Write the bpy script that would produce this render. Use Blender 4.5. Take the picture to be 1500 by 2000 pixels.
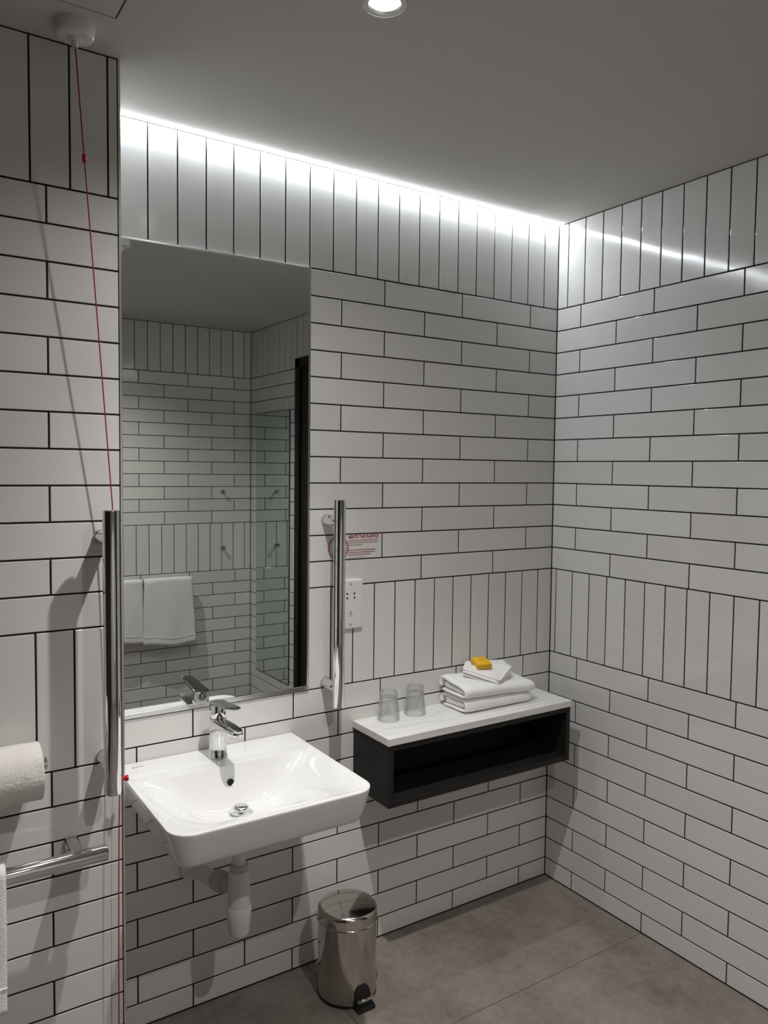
import bpy, bmesh, math, random
from mathutils import Vector, Matrix, noise
random.seed(7)
S = bpy.context.scene
COL = S.collection
for o in list(bpy.data.objects):
    bpy.data.objects.remove(o)

# ------------------------------------------------------------------ camera
CAM = Vector((-2.0512, -2.0165, 1.4875))
YAW, PITCH, ROLL, FPX = 0.5806, -0.0542, 0.0114, 1524.5
cam_data = bpy.data.cameras.new('camera')
cam_data.sensor_fit = 'HORIZONTAL'
cam_data.sensor_width = 36.0
cam_data.lens = FPX / 1500.0 * 36.0
cam_data.clip_start = 0.02
cam = bpy.data.objects.new('camera', cam_data)
COL.objects.link(cam)
fw = Vector((math.sin(YAW) * math.cos(PITCH), math.cos(YAW) * math.cos(PITCH), math.sin(PITCH)))
rt0 = Vector((math.cos(YAW), -math.sin(YAW), 0))
up0 = rt0.cross(fw)
rt = math.cos(ROLL) * rt0 + math.sin(ROLL) * up0
up = -math.sin(ROLL) * rt0 + math.cos(ROLL) * up0
cam.matrix_world = Matrix(((rt.x, up.x, -fw.x, CAM.x), (rt.y, up.y, -fw.y, CAM.y), (rt.z, up.z, -fw.z, CAM.z), (0, 0, 0, 1)))
S.camera = cam

# ------------------------------------------------------------------ world, exposure
world = bpy.data.worlds.new('world')
S.world = world
world.use_nodes = True
world.node_tree.nodes['Background'].inputs[0].default_value = (0.5, 0.48, 0.45, 1)
world.node_tree.nodes['Background'].inputs[1].default_value = 0.0
S.view_settings.view_transform = 'Standard'
S.view_settings.look = 'None'
S.view_settings.gamma = 1
S.view_settings.use_curve_mapping = False
S.view_settings.exposure = 0.34
BEAM1, BEAM2 = ((38.0, 92), (24.0, 148)), ((46.0, 138),)     # (watts, cone) of beam and spill
LED_E = 60.0
SPOT_COL, LED_COL = (1.0, 0.965, 0.93), (0.90, 0.955, 1.0)

# ------------------------------------------------------------------ dimensions
CEIL = 2.355
SLOT = 0.019                   # light slot between ceiling and mirror wall
PT, LT = 0.077, 0.302          # tile pitch: course and length
B0 = 0.8361                    # underside of the upright band
PD = 0.268                     # depth of the boxed-out pier
PX = -1.592                    # its right edge
XL, YF = -2.75, -2.695         # far sides of the room
LIGHT1 = (-1.236, -0.757)
LIGHT2 = (-1.20, -1.95)

# ------------------------------------------------------------------ materials
def new_mat(name):
    m = bpy.data.materials.new(name)
    m.use_nodes = True
    nt = m.node_tree
    return m, nt, nt.nodes['Principled BSDF']

def N(nt, kind, **kw):
    n = nt.nodes.new(kind)
    for k, v in kw.items():
        if k in n.inputs:
            n.inputs[k].default_value = v
        else:
            setattr(n, k, v)
    return n

def plain(name, col, rough=0.5, metal=0.0, spec=0.5, **kw):
    m, nt, b = new_mat(name)
    b.inputs['Base Color'].default_value = (*col, 1)
    b.inputs['Roughness'].default_value = rough
    b.inputs['Metallic'].default_value = metal
    b.inputs['Specular IOR Level'].default_value = spec
    for k, v in kw.items():
        b.inputs[k].default_value = v
    return m

def add_bump(m, scale, strength, dist=0.001, detail=3.0, coord='Object', stretch=None):
    nt = m.node_tree
    b = nt.nodes['Principled BSDF']
    tc = N(nt, 'ShaderNodeTexCoord')
    src = tc.outputs[coord]
    if stretch:
        mp = N(nt, 'ShaderNodeMapping')
        mp.inputs['Scale'].default_value = stretch
        nt.links.new(src, mp.inputs[0])
        src = mp.outputs[0]
    n = N(nt, 'ShaderNodeTexNoise')
    n.inputs['Scale'].default_value = scale
    n.inputs['Detail'].default_value = detail
    nt.links.new(src, n.inputs['Vector'])
    bp = N(nt, 'ShaderNodeBump')
    bp.inputs['Strength'].default_value = strength
    bp.inputs['Distance'].default_value = dist
    nt.links.new(n.outputs['Fac'], bp.inputs['Height'])
    nt.links.new(bp.outputs[0], b.inputs['Normal'])
    return n

def mk_tile():
    m, nt, b = new_mat('glazed_white_tile')
    oi = N(nt, 'ShaderNodeObjectInfo')
    ramp = N(nt, 'ShaderNodeValToRGB')
    ramp.color_ramp.elements[0].color = (0.735, 0.725, 0.705, 1)
    ramp.color_ramp.elements[1].color = (0.79, 0.785, 0.77, 1)
    nt.links.new(oi.outputs['Random'], ramp.inputs[0])
    nt.links.new(ramp.outputs[0], b.inputs['Base Color'])
    b.inputs['Roughness'].default_value = 0.10
    b.inputs['Specular IOR Level'].default_value = 0.5
    geo = N(nt, 'ShaderNodeNewGeometry')
    add = N(nt, 'ShaderNodeVectorMath', operation='ADD')
    mul = N(nt, 'ShaderNodeMath', operation='MULTIPLY')
    mul.inputs[1].default_value = 37.0
    nt.links.new(oi.outputs['Random'], mul.inputs[0])
    nt.links.new(geo.outputs['Position'], add.inputs[0])
    nt.links.new(mul.outputs[0], add.inputs[1])
    n1 = N(nt, 'ShaderNodeTexNoise')
    n1.inputs['Scale'].default_value = 9.0
    n1.inputs['Detail'].default_value = 1.5
    nt.links.new(add.outputs[0], n1.inputs['Vector'])
    bp = N(nt, 'ShaderNodeBump')
    bp.inputs['Strength'].default_value = 0.35
    bp.inputs['Distance'].default_value = 0.0016
    nt.links.new(n1.outputs['Fac'], bp.inputs['Height'])
    n2 = N(nt, 'ShaderNodeTexNoise')
    n2.inputs['Scale'].default_value = 120.0
    nt.links.new(geo.outputs['Position'], n2.inputs['Vector'])
    bp2 = N(nt, 'ShaderNodeBump')
    bp2.inputs['Strength'].default_value = 0.05
    bp2.inputs['Distance'].default_value = 0.0005
    nt.links.new(n2.outputs['Fac'], bp2.inputs['Height'])
    nt.links.new(bp.outputs[0], bp2.inputs['Normal'])
    nt.links.new(bp2.outputs[0], b.inputs['Normal'])
    return m

def mk_floor():
    m, nt, b = new_mat('concrete_look_floor_tile')
    tc = N(nt, 'ShaderNodeNewGeometry')
    n1 = N(nt, 'ShaderNodeTexNoise'); n1.inputs['Scale'].default_value = 3.2; n1.inputs['Detail'].default_value = 8; n1.inputs['Roughness'].default_value = 0.65
    n2 = N(nt, 'ShaderNodeTexNoise'); n2.inputs['Scale'].default_value = 38.0; n2.inputs['Detail'].default_value = 6; n2.inputs['Roughness'].default_value = 0.7
    for n in (n1, n2):
        nt.links.new(tc.outputs['Position'], n.inputs['Vector'])
    mix = N(nt, 'ShaderNodeMath', operation='MULTIPLY_ADD')
    mix.inputs[1].default_value = 0.4
    nt.links.new(n2.outputs['Fac'], mix.inputs[0])
    nt.links.new(n1.outputs['Fac'], mix.inputs[2])
    r = N(nt, 'ShaderNodeValToRGB')
    r.color_ramp.elements[0].position = 0.5
    r.color_ramp.elements[1].position = 0.95
    r.color_ramp.elements[0].color = (0.165, 0.140, 0.122, 1)
    r.color_ramp.elements[1].color = (0.36, 0.32, 0.285, 1)
    nt.links.new(mix.outputs[0], r.inputs[0])
    nt.links.new(r.outputs[0], b.inputs['Base Color'])
    b.inputs['Roughness'].default_value = 0.62
    b.inputs['Specular IOR Level'].default_value = 0.25
    bp = N(nt, 'ShaderNodeBump'); bp.inputs['Strength'].default_value = 0.15; bp.inputs['Distance'].default_value = 0.001
    nt.links.new(n2.outputs['Fac'], bp.inputs['Height'])
    nt.links.new(bp.outputs[0], b.inputs['Normal'])
    return m

def mk_stone():
    m, nt, b = new_mat('pale_veined_stone')
    tc = N(nt, 'ShaderNodeTexCoord')
    mp = N(nt, 'ShaderNodeMapping'); mp.inputs['Scale'].default_value = (2.2, 22, 22)
    nt.links.new(tc.outputs['Object'], mp.inputs[0])
    n = N(nt, 'ShaderNodeTexNoise'); n.inputs['Scale'].default_value = 2.6; n.inputs['Detail'].default_value = 6; n.inputs['Distortion'].default_value = 0.6
    nt.links.new(mp.outputs[0], n.inputs['Vector'])
    r = N(nt, 'ShaderNodeValToRGB')
    r.color_ramp.elements[0].position = 0.25; r.color_ramp.elements[0].color = (0.66, 0.655, 0.63, 1)
    r.color_ramp.elements[1].position = 0.55; r.color_ramp.elements[1].color = (0.84, 0.835, 0.81, 1)
    nt.links.new(n.outputs['Fac'], r.inputs[0])
    nt.links.new(r.outputs[0], b.inputs['Base Color'])
    b.inputs['Roughness'].default_value = 0.35
    return m

def mk_laminate():
    m, nt, b = new_mat('black_grained_laminate')
    tc = N(nt, 'ShaderNodeTexCoord')
    mp = N(nt, 'ShaderNodeMapping'); mp.inputs['Scale'].default_value = (6, 6, 120)
    nt.links.new(tc.outputs['Object'], mp.inputs[0])
    n = N(nt, 'ShaderNodeTexNoise'); n.inputs['Scale'].default_value = 2.0; n.inputs['Detail'].default_value = 4
    nt.links.new(mp.outputs[0], n.inputs['Vector'])
    r = N(nt, 'ShaderNodeValToRGB')
    r.color_ramp.elements[0].color = (0.012, 0.011, 0.011, 1); r.color_ramp.elements[1].color = (0.030, 0.027, 0.026, 1)
    nt.links.new(n.outputs['Fac'], r.inputs[0])
    nt.links.new(r.outputs[0], b.inputs['Base Color'])
    b.inputs['Roughness'].default_value = 0.5
    b.inputs['Specular IOR Level'].default_value = 0.25
    return m

def emitter(name, col, strength):
    m = bpy.data.materials.new(name)
    m.use_nodes = True
    nt = m.node_tree
    nt.nodes.clear()
    e = N(nt, 'ShaderNodeEmission')
    e.inputs[0].default_value = (*col, 1)
    e.inputs[1].default_value = strength
    o = N(nt, 'ShaderNodeOutputMaterial')
    nt.links.new(e.outputs[0], o.inputs[0])
    return m

M = {}
M['tile'] = mk_tile()
M['grout'] = plain('dark_grout', (0.020, 0.017, 0.016), 0.95, spec=0.1)
M['floor'] = mk_floor()
M['floor_joint'] = plain('floor_joint', (0.10, 0.088, 0.078), 0.9)
M['ceil'] = plain('ceiling_paint', (0.66, 0.645, 0.62), 0.85, spec=0.2)
add_bump(M['ceil'], 4.0, 0.1, 0.002)
M['white_paint'] = plain('white_channel_paint', (0.82, 0.82, 0.82), 0.5)
M['panel'] = plain('panel_paint', (0.64, 0.63, 0.61), 0.55, spec=0.3)
M['gap'] = plain('shadow_gap', (0.03, 0.03, 0.03), 0.9)
M['chrome'] = plain('polished_chrome', (0.76, 0.76, 0.77), 0.07, 1.0)
M['steel'] = plain('polished_stainless', (0.60, 0.565, 0.53), 0.13, 1.0)
M['satin'] = plain('satin_aluminium', (0.78, 0.78, 0.77), 0.25, 1.0)
M['mirror'] = plain('mirror_silver', (0.80, 0.835, 0.80), 0.0, 1.0)
M['mirror2'] = plain('tinted_mirror_silver', (0.66, 0.74, 0.70), 0.0, 1.0)
M['ceramic'] = plain('white_ceramic', (0.86, 0.86, 0.855), 0.06, **{'Coat Weight': 0.3, 'Coat Roughness': 0.03})
M['white_plastic'] = plain('white_plastic', (0.78, 0.78, 0.77), 0.35)
M['pipe'] = plain('white_pipe_plastic', (0.74, 0.72, 0.70), 0.4)
M['pipe_grey'] = plain('grey_pipe_plastic', (0.50, 0.50, 0.48), 0.45)
M['black'] = plain('black_plastic', (0.012, 0.012, 0.012), 0.4)
M['dark_paint'] = plain('charcoal_wall_paint', (0.035, 0.033, 0.032), 0.7, spec=0.2)
M['door'] = plain('black_door_paint', (0.008, 0.008, 0.009), 0.45, spec=0.2)
M['laminate'] = mk_laminate()
M['stone'] = mk_stone()
M['dark_hole'] = plain('dark_hole', (0.01, 0.01, 0.01), 0.8)
M['red'] = plain('red_plastic', (0.50, 0.008, 0.02), 0.35)
M['cord'] = plain('red_cord', (0.40, 0.012, 0.035), 0.7)
M['red_print'] = plain('red_print', (0.42, 0.07, 0.09), 0.5)
M['red_faint'] = plain('faint_red_print', (0.50, 0.27, 0.25), 0.5)
M['blue_print'] = plain('blue_grey_print', (0.42, 0.44, 0.58), 0.4)
M['grey_print'] = plain('grey_print', (0.22, 0.21, 0.20), 0.5)
M['yellow'] = plain('yellow_carton', (0.83, 0.50, 0.012), 0.45)
M['brown_print'] = plain('brown_print', (0.28, 0.13, 0.01), 0.5)
M['towel'] = plain('white_terry', (0.92, 0.915, 0.905), 0.95, spec=0.1, **{'Sheen Weight': 0.3, 'Sheen Roughness': 0.5})
add_bump(M['towel'], 300.0, 0.55, 0.003, 5.0)
M['paper'] = plain('tissue_paper', (0.80, 0.77, 0.74), 0.95, spec=0.1)
add_bump(M['paper'], 160.0, 0.7, 0.002, 3.0)
M['card'] = plain('cardboard', (0.45, 0.38, 0.30), 0.9)
def mk_glass():
    m = bpy.data.materials.new('clear_thin_glass')
    m.use_nodes = True
    nt = m.node_tree
    nt.nodes.clear()
    lw = N(nt, 'ShaderNodeLayerWeight'); lw.inputs[0].default_value = 0.35
    fc = N(nt, 'ShaderNodeLayerWeight'); fc.inputs[0].default_value = 0.5
    pw = N(nt, 'ShaderNodeMath', operation='POWER'); pw.inputs[1].default_value = 4.0
    nt.links.new(fc.outputs['Facing'], pw.inputs[0])
    fr = N(nt, 'ShaderNodeMath', operation='MULTIPLY_ADD'); fr.inputs[1].default_value = 0.9; fr.inputs[2].default_value = 0.05
    nt.links.new(pw.outputs[0], fr.inputs[0])
    ramp = N(nt, 'ShaderNodeValToRGB')
    ramp.color_ramp.elements[0].color = (0.99, 0.995, 0.992, 1)
    ramp.color_ramp.elements[1].color = (0.95, 0.965, 0.955, 1)
    nt.links.new(lw.outputs['Facing'], ramp.inputs[0])
    tr_ = N(nt, 'ShaderNodeBsdfTransparent')
    nt.links.new(ramp.outputs[0], tr_.inputs[0])
    gl = N(nt, 'ShaderNodeBsdfGlossy'); gl.inputs['Roughness'].default_value = 0.02
    mx = N(nt, 'ShaderNodeMixShader')
    nt.links.new(fr.outputs[0], mx.inputs[0]); nt.links.new(tr_.outputs[0], mx.inputs[1]); nt.links.new(gl.outputs[0], mx.inputs[2])
    gb = N(nt, 'ShaderNodeBsdfGlass'); gb.inputs['IOR'].default_value = 1.45; gb.inputs['Roughness'].default_value = 0.0
    m2 = N(nt, 'ShaderNodeMixShader'); m2.inputs[0].default_value = 0.28
    nt.links.new(mx.outputs[0], m2.inputs[1]); nt.links.new(gb.outputs[0], m2.inputs[2])
    o = N(nt, 'ShaderNodeOutputMaterial')
    nt.links.new(m2.outputs[0], o.inputs[0])
    return m
M['glass'] = mk_glass()
M['led'] = emitter('led_glow', LED_COL, LED_E)
M['lamp'] = emitter('lamp_glow', SPOT_COL, 9.0)

# ------------------------------------------------------------------ mesh helpers
def link(name, me, mat, parent=None, loc=(0, 0, 0), smooth=False, rot=None):
    if isinstance(me, bmesh.types.BMesh):
        bm = me
        me = bpy.data.meshes.new(name)
        bmesh.ops.recalc_face_normals(bm, faces=bm.faces)
        bm.to_mesh(me)
        bm.free()
    if mat is not None and not me.materials:
        me.materials.append(mat)
    if smooth:
        for p in me.polygons:
            p.use_smooth = True
        if smooth != 'all':
            try:
                me.set_sharp_from_angle(angle=math.radians(40))
            except Exception:
                pass
    o = bpy.data.objects.new(name, me)
    COL.objects.link(o)
    o.location = loc
    if rot:
        o.rotation_euler = rot
    if parent is not None:
        o.parent = parent
    return o

def empty(name, loc=(0, 0, 0), rotz=0.0):
    o = bpy.data.objects.new(name, None)
    o.empty_display_size = 0.05
    COL.objects.link(o)
    o.location = loc
    o.rotation_euler = (0, 0, rotz)
    return o

def tag(o, label=None, cat=None, group=None, kind=None):
    for k, v in (('label', label), ('category', cat), ('group', group), ('kind', kind)):
        if v:
            o[k] = v
    return o

def box(bm, lo, hi, bevel=0.0, seg=2):
    c = [(a + b) / 2 for a, b in zip(lo, hi)]
    s = [abs(b - a) for a, b in zip(lo, hi)]
    r = bmesh.ops.create_cube(bm, size=1.0, matrix=Matrix.Translation(c) @ Matrix.Diagonal((*s, 1)))
    if bevel > 0:
        vs = set(r['verts'])
        es = [e for e in bm.edges if e.verts[0] in vs and e.verts[1] in vs]
        bmesh.ops.bevel(bm, geom=es, offset=bevel, segments=seg, affect='EDGES', profile=0.5)
    return bm

def boxbm(lo, hi, bevel=0.0, seg=2):
    return box(bmesh.new(), lo, hi, bevel, seg)

def lathe(bm, prof, seg=32, mat=Matrix.Identity(4), mod=None, cap=True):
    """prof: list of (r, z) from one end to the other, revolved about z then moved by mat"""
    rings = []
    for r, z in prof:
        if r < 1e-6:
            rings.append([bm.verts.new(mat @ Vector((0, 0, z)))])
        else:
            ring = []
            for i in range(seg):
                a = 2 * math.pi * i / seg
                rr = r * (mod(a, z) if mod else 1)
                ring.append(bm.verts.new(mat @ Vector((rr * math.cos(a), rr * math.sin(a), z))))
            rings.append(ring)
    for a, b in zip(rings[:-1], rings[1:]):
        for i in range(seg):
            j = (i + 1) % seg
            if len(a) == 1 and len(b) == 1:
                continue
            if len(a) == 1:
                bm.faces.new((a[0], b[j], b[i]))
            elif len(b) == 1:
                bm.faces.new((a[i], a[j], b[0]))
            else:
                bm.faces.new((a[i], a[j], b[j], b[i]))
    if cap:
        for ring in (rings[0], rings[-1]):
            if len(ring) > 2:
                bm.faces.new(ring)
    return bm

def axis_mat(p, d):
    d = Vector(d).normalized()
    return Matrix.Translation(p) @ d.to_track_quat('Z', 'Y').to_matrix().to_4x4()

def cyl(bm, p0, p1, r, seg=24, r1=None, bev=0.0):
    p0, p1 = Vector(p0), Vector(p1)
    L = (p1 - p0).length
    r1 = r if r1 is None else r1
    if bev:
        prof = [(r - bev, 0), (r - bev * 0.3, bev * 0.3), (r, bev), (r1, L - bev), (r1 - bev * 0.3, L - bev * 0.3), (r1 - bev, L)]
    else:
        prof = [(r, 0), (r1, L)]
    return lathe(bm, prof, seg, axis_mat(p0, p1 - p0))

def tube(bm, pts, r, seg=12, caps=True):
    pts = [Vector(p) for p in pts]
    rings = []
    prev = None
    for i, p in enumerate(pts):
        t = (pts[min(i + 1, len(pts) - 1)] - pts[max(i - 1, 0)]).normalized()
        if prev is None:
            n = t.orthogonal().normalized()
        else:
            n = (prev - t * prev.dot(t)).normalized()
        prev = n
        b = t.cross(n)
        rr = r[i] if isinstance(r, (list, tuple)) else r
        rings.append([bm.verts.new(p + rr * (math.cos(2 * math.pi * k / seg) * n + math.sin(2 * math.pi * k / seg) * b)) for k in range(seg)])
    for a, b in zip(rings[:-1], rings[1:]):
        for k in range(seg):
            bm.faces.new((a[k], a[(k + 1) % seg], b[(k + 1) % seg], b[k]))
    if caps:
        bm.faces.new(rings[0]); bm.faces.new(rings[-1])
    return bm

def bezier(p0, p1, p2, p3, n):
    p0, p1, p2, p3 = map(Vector, (p0, p1, p2, p3))
    return [((1 - t) ** 3) * p0 + 3 * t * (1 - t) ** 2 * p1 + 3 * t * t * (1 - t) * p2 + t ** 3 * p3 for t in [i / n for i in range(n + 1)]]

def loft(bm, loops, cap0=True, cap1=True):
    rings = [[bm.verts.new(v) for v in lp] for lp in loops]
    n = len(rings[0])
    for a, b in zip(rings[:-1], rings[1:]):
        for k in range(n):
            bm.faces.new((a[k], a[(k + 1) % n], b[(k + 1) % n], b[k]))
    if cap0: bm.faces.new(rings[0])
    if cap1: bm.faces.new(rings[-1])
    return bm

def rrect(x0, x1, y0, y1, r, n=8):
    """rounded rectangle outline; r = radii for corners (x1y1, x0y1, x0y0, x1y0)"""
    if not isinstance(r, (list, tuple)):
        r = (r,) * 4
    cs = [(x1, y1, 0), (x0, y1, 90), (x0, y0, 180), (x1, y0, 270)]
    out = []
    for (cx, cy, a0), rr in zip(cs, r):
        sx = 1 if cx == x1 else -1
        sy = 1 if cy == y1 else -1
        ox, oy = cx - sx * rr, cy - sy * rr
        for i in range(n + 1):
            a = math.radians(a0 + 90 * i / n)
            out.append((ox + rr * math.cos(a), oy + rr * math.sin(a)))
    return out

def resample(loop, n):
    pts = [Vector((*p, 0)) for p in loop]
    seg = [(pts[(i + 1) % len(pts)] - pts[i]).length for i in range(len(pts))]
    tot = sum(seg)
    out = []
    i, acc = 0, 0.0
    for k in range(n):
        d = tot * k / n
        while acc + seg[i] < d:
            acc += seg[i]; i += 1
        f = (d - acc) / seg[i] if seg[i] > 1e-9 else 0
        q = pts[i].lerp(pts[(i + 1) % len(pts)], f)
        out.append((q.x, q.y))
    return out

# ------------------------------------------------------------------ tiled walls
JOINT = 0.0037
THICK = 0.007
_tiles = {}
def tile_mesh(w, h):
    key = (round(w, 4), round(h, 4))
    if key not in _tiles:
        bm = bmesh.new()
        bv = min(0.0013, w * 0.3, h * 0.3)
        # local: x along the wall, z up, face at y = 0 looking to -y, body behind it
        def ring(i, y):
            return [(-w / 2 + i, y, -h / 2 + i), (w / 2 - i, y, -h / 2 + i), (w / 2 - i, y, h / 2 - i), (-w / 2 + i, y, h / 2 - i)]
        loft(bm, [ring(0, THICK), ring(0, bv), ring(bv * 0.3, bv * 0.3), ring(bv, 0)])
        bmesh.ops.recalc_face_normals(bm, faces=bm.faces)
        me = bpy.data.meshes.new('tile')
        bm.to_mesh(me); bm.free()
        me.materials.append(M['tile'])
        _tiles[key] = me
    return _tiles[key]

def subtract(rects, hole):
    out = []
    hx0, hx1, hz0, hz1 = hole
    for (a, b, c, d) in rects:
        if b <= hx0 + 1e-6 or a >= hx1 - 1e-6 or d <= hz0 + 1e-6 or c >= hz1 - 1e-6:
            out.append((a, b, c, d)); continue
        if a < hx0: out.append((a, hx0, c, d))
        if b > hx1: out.append((hx1, b, c, d))
        m0, m1 = max(a, hx0), min(b, hx1)
        if c < hz0: out.append((m0, m1, c, hz0))
        if d > hz1: out.append((m0, m1, hz1, d))
    return out

def tile_rects(length, top_v, top_b, band_v, low_b):
    R = []
    def row(z0, z1, off, pitch):
        off = off % pitch
        cuts = [0.0]
        u = off
        while u < length - 0.004:
            if u > 0.004: cuts.append(u)
            u += pitch
        cuts.append(length)
        for a, b in zip(cuts[:-1], cuts[1:]):
            R.append((a, b, z0, z1))
    zt = B0 + LT + 12 * PT
    row(zt, CEIL - 0.001, top_v, PT)
    for j in range(12):
        row(zt - PT * (j + 1), zt - PT * j, top_b[j % 2], LT)
    row(B0, B0 + LT, band_v, PT)
    for k in range(10):
        row(B0 - PT * (k + 1), B0 - PT * k, low_b[k % 2], LT)
    row(0.0015, B0 - 10 * PT, low_b[0], LT)
    return R

def lay_tiles(wall, origin, rotz, sign, rects, wob=0.0014):
    """u runs from origin along (cos,sin)(rotz)*sign; the face looks along local -y of rotz"""
    d = Vector((math.cos(rotz), math.sin(rotz), 0)) * sign
    for (a, b, c, e) in rects:
        w, h = (b - a) - JOINT, (e - c) - JOINT
        if w < 0.004 or h < 0.004:
            continue
        o = bpy.data.objects.new('tile', tile_mesh(w, h))
        COL.objects.link(o)
        o.location = Vector(origin) + d * ((a + b) / 2) + Vector((0, 0, (c + e) / 2))
        big = max(w, h)
        s = wob * min(1.0, 0.1 / big)
        o.rotation_euler = (random.gauss(0, wob), 0, rotz + random.gauss(0, s))
        o.parent = wall

G = 0.0012        # grout face lies this far behind the tile face
def grout_box(name, lo, hi):
    o = link(name, boxbm(lo, hi), M['grout'])
    tag(o, kind='structure')
    return o

zt = B0 + LT + 12 * PT
# back wall (mirror wall), face y = 0
wb = grout_box('wall_back', (PX, G, 0), (0.12, 0.12, CEIL + 0.08))
MIR = (0.9884, 1.5885, B0, zt)
rb = tile_rects(1.5915, 0.0672, (0.1297, 0.2805), 0.0665, (0.1305, 0.2815))
rb = subtract(rb, MIR)
lay_tiles(wb, (0, 0, 0), 0.0, -1, rb)
# right wall, face x = 0
wr = grout_box('wall_right', (G, YF - 0.12, 0), (0.12, G, CEIL + 0.08))
DOOR = (1.12, 2.04, 0.0, 2.115)
rr_ = tile_rects(2.694, 0.0464, (0.1098, 0.2650), 0.0230, (0.1300, 0.2795))
rr_ = subtract(rr_, DOOR)
lay_tiles(wr, (0, 0, 0), -math.pi / 2, 1, rr_)
# boxed-out pier on the left: front face y = -PD, return face x = PX
wp = grout_box('wall_pier', (XL, -PD + G, 0), (PX - G, 0.12, CEIL + 0.08))
lay_tiles(wp, (PX - 0.004, -PD, 0), 0.0, -1, tile_rects(PX - 0.004 - XL, 0.0212, (0.1452, 0.2962), 0.0222, (0.1475, 0.2985)))
lay_tiles(wp, (PX, -PD + 0.004, 0), math.pi / 2, 1, tile_rects(PD - 0.006, 0.03, (0.145, 0.40), 0.03, (0.145, 0.40)))
# wall opposite the mirror
wf = grout_box('wall_front', (XL - 0.12, YF - 0.12, 0), (G, YF - G, CEIL))
lay_tiles(wf, (0, YF, 0), math.pi, 1, tile_rects(-XL, 0.0470, (0.1130, 0.2630), 0.0430, (0.1070, 0.2570)))
# left wall beside the camera
wl = link('wall_left', boxbm((XL - 0.12, YF - G, 0), (XL, 0.12, CEIL)), M['dark_paint'])
tag(wl, kind='structure')

# polished corner trim of the pier
tr = link('trim_1', boxbm((PX - 0.0042, -PD - 0.0012, 0.0), (PX + 0.0012, -PD + 0.0042, CEIL), 0.0008), M['satin'])
tag(tr, kind='structure')

# floor
fl = link('floor', boxbm((XL - 0.1, YF - 0.1, -0.05), (0.1, 0.1, -0.0012)), M['floor_joint'])
tag(fl, kind='structure')
def floor_tile(x0, x1, y0, y1):
    g = 0.0011
    link('floor_tile', boxbm((x0 + g, y0 + g, -0.012), (x1 - g, y1 - g, 0.0), 0.0005, 1), M['floor'], fl)
ys = [0.0, -0.433, -1.033, -1.633, -2.233, YF]
for i in range(5):
    xs = [0.0]
    x = -0.990 if i % 2 == 0 else -1.59
    while x > XL + 0.01:
        xs.append(x); x -= 1.2
    xs.append(XL)
    for a, b in zip(xs[:-1], xs[1:]):
        floor_tile(b, a, ys[i + 1], ys[i])

# ceiling with the round cut-outs of the lamps
def ceiling():
    bm = bmesh.new()
    n = 32
    # split into two halves along y so each half holds one hole
    ysplit = -1.4
    for (lx, ly), (y0, y1) in ((LIGHT1, (ysplit, -SLOT)), (LIGHT2, (YF - 0.1, ysplit))):
        R = 0.036
        x0, x1 = XL - 0.1, 0.1
        ring, edge = [], []
        for k in range(n):
            a = 2 * math.pi * k / n
            c, s = math.cos(a), math.sin(a)
            ring.append(bm.verts.new((lx + R * c, ly + R * s, CEIL)))
            t = min(((x1 - lx) / c if c > 1e-9 else (x0 - lx) / c if c < -1e-9 else 1e9), ((y1 - ly) / s if s > 1e-9 else (y0 - ly) / s if s < -1e-9 else 1e9))
            edge.append(bm.verts.new((lx + t * c, ly + t * s, CEIL)))
        for k in range(n):
            j = (k + 1) % n
            pa, pb = edge[k].co, edge[j].co
            vs = [ring[k], edge[k]]
            if abs(pa.x - pb.x) > 1e-6 and abs(pa.y - pb.y) > 1e-6:
                cx = pa.x if abs(pa.x - x0) < 1e-6 or abs(pa.x - x1) < 1e-6 else pb.x
                cy = pa.y if abs(pa.y - y0) < 1e-6 or abs(pa.y - y1) < 1e-6 else pb.y
                vs.append(bm.verts.new((cx, cy, CEIL)))
            vs += [edge[j], ring[j]]
            bm.faces.new(vs)
    for f in bm.faces:
        f.normal_update()
        if f.normal.z > 0: f.normal_flip()
    r = bmesh.ops.extrude_face_region(bm, geom=bm.faces[:])
    bmesh.ops.translate(bm, vec=(0, 0, 0.08), verts=[g for g in r['geom'] if isinstance(g, bmesh.types.BMVert)])
    return bm
ce = link('ceiling', ceiling(), M['ceil'])
tag(ce, kind='structure')

# door in the right-hand wall (seen in the mirror)
dr = empty('door_1', (0, -1.58, 0))
tag(dr, kind='structure')
bm = bmesh.new()
for lo, hi in (((-0.016, -2.04, 0), (0.02, -1.985, 2.115)), ((-0.016, -1.175, 0), (0.02, -1.12, 2.115)), ((-0.016, -2.04, 2.06), (0.02, -1.12, 2.115))):
    box(bm, lo, hi, 0.002, 1)
o = link('door_frame', bm, M['door'], dr); o.location = (0, 1.58, 0)
o = link('door_leaf', boxbm((-0.004, -1.984, 0.004), (0.03, -1.176, 2.058), 0.002, 1), M['door'], dr); o.location = (0, 1.58, 0)
bm = bmesh.new()
cyl(bm, (-0.004, -1.24, 1.02), (-0.05, -1.24, 1.02), 0.010)
cyl(bm, (-0.05, -1.235, 1.02), (-0.05, -1.37, 1.02), 0.010, bev=0.003)
cyl(bm, (-0.004, -1.24, 1.02), (-0.010, -1.24, 1.02), 0.026)
o = link('door_handle', bm, M['satin'], dr, smooth=True); o.location = (0, 1.58, 0)

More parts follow.
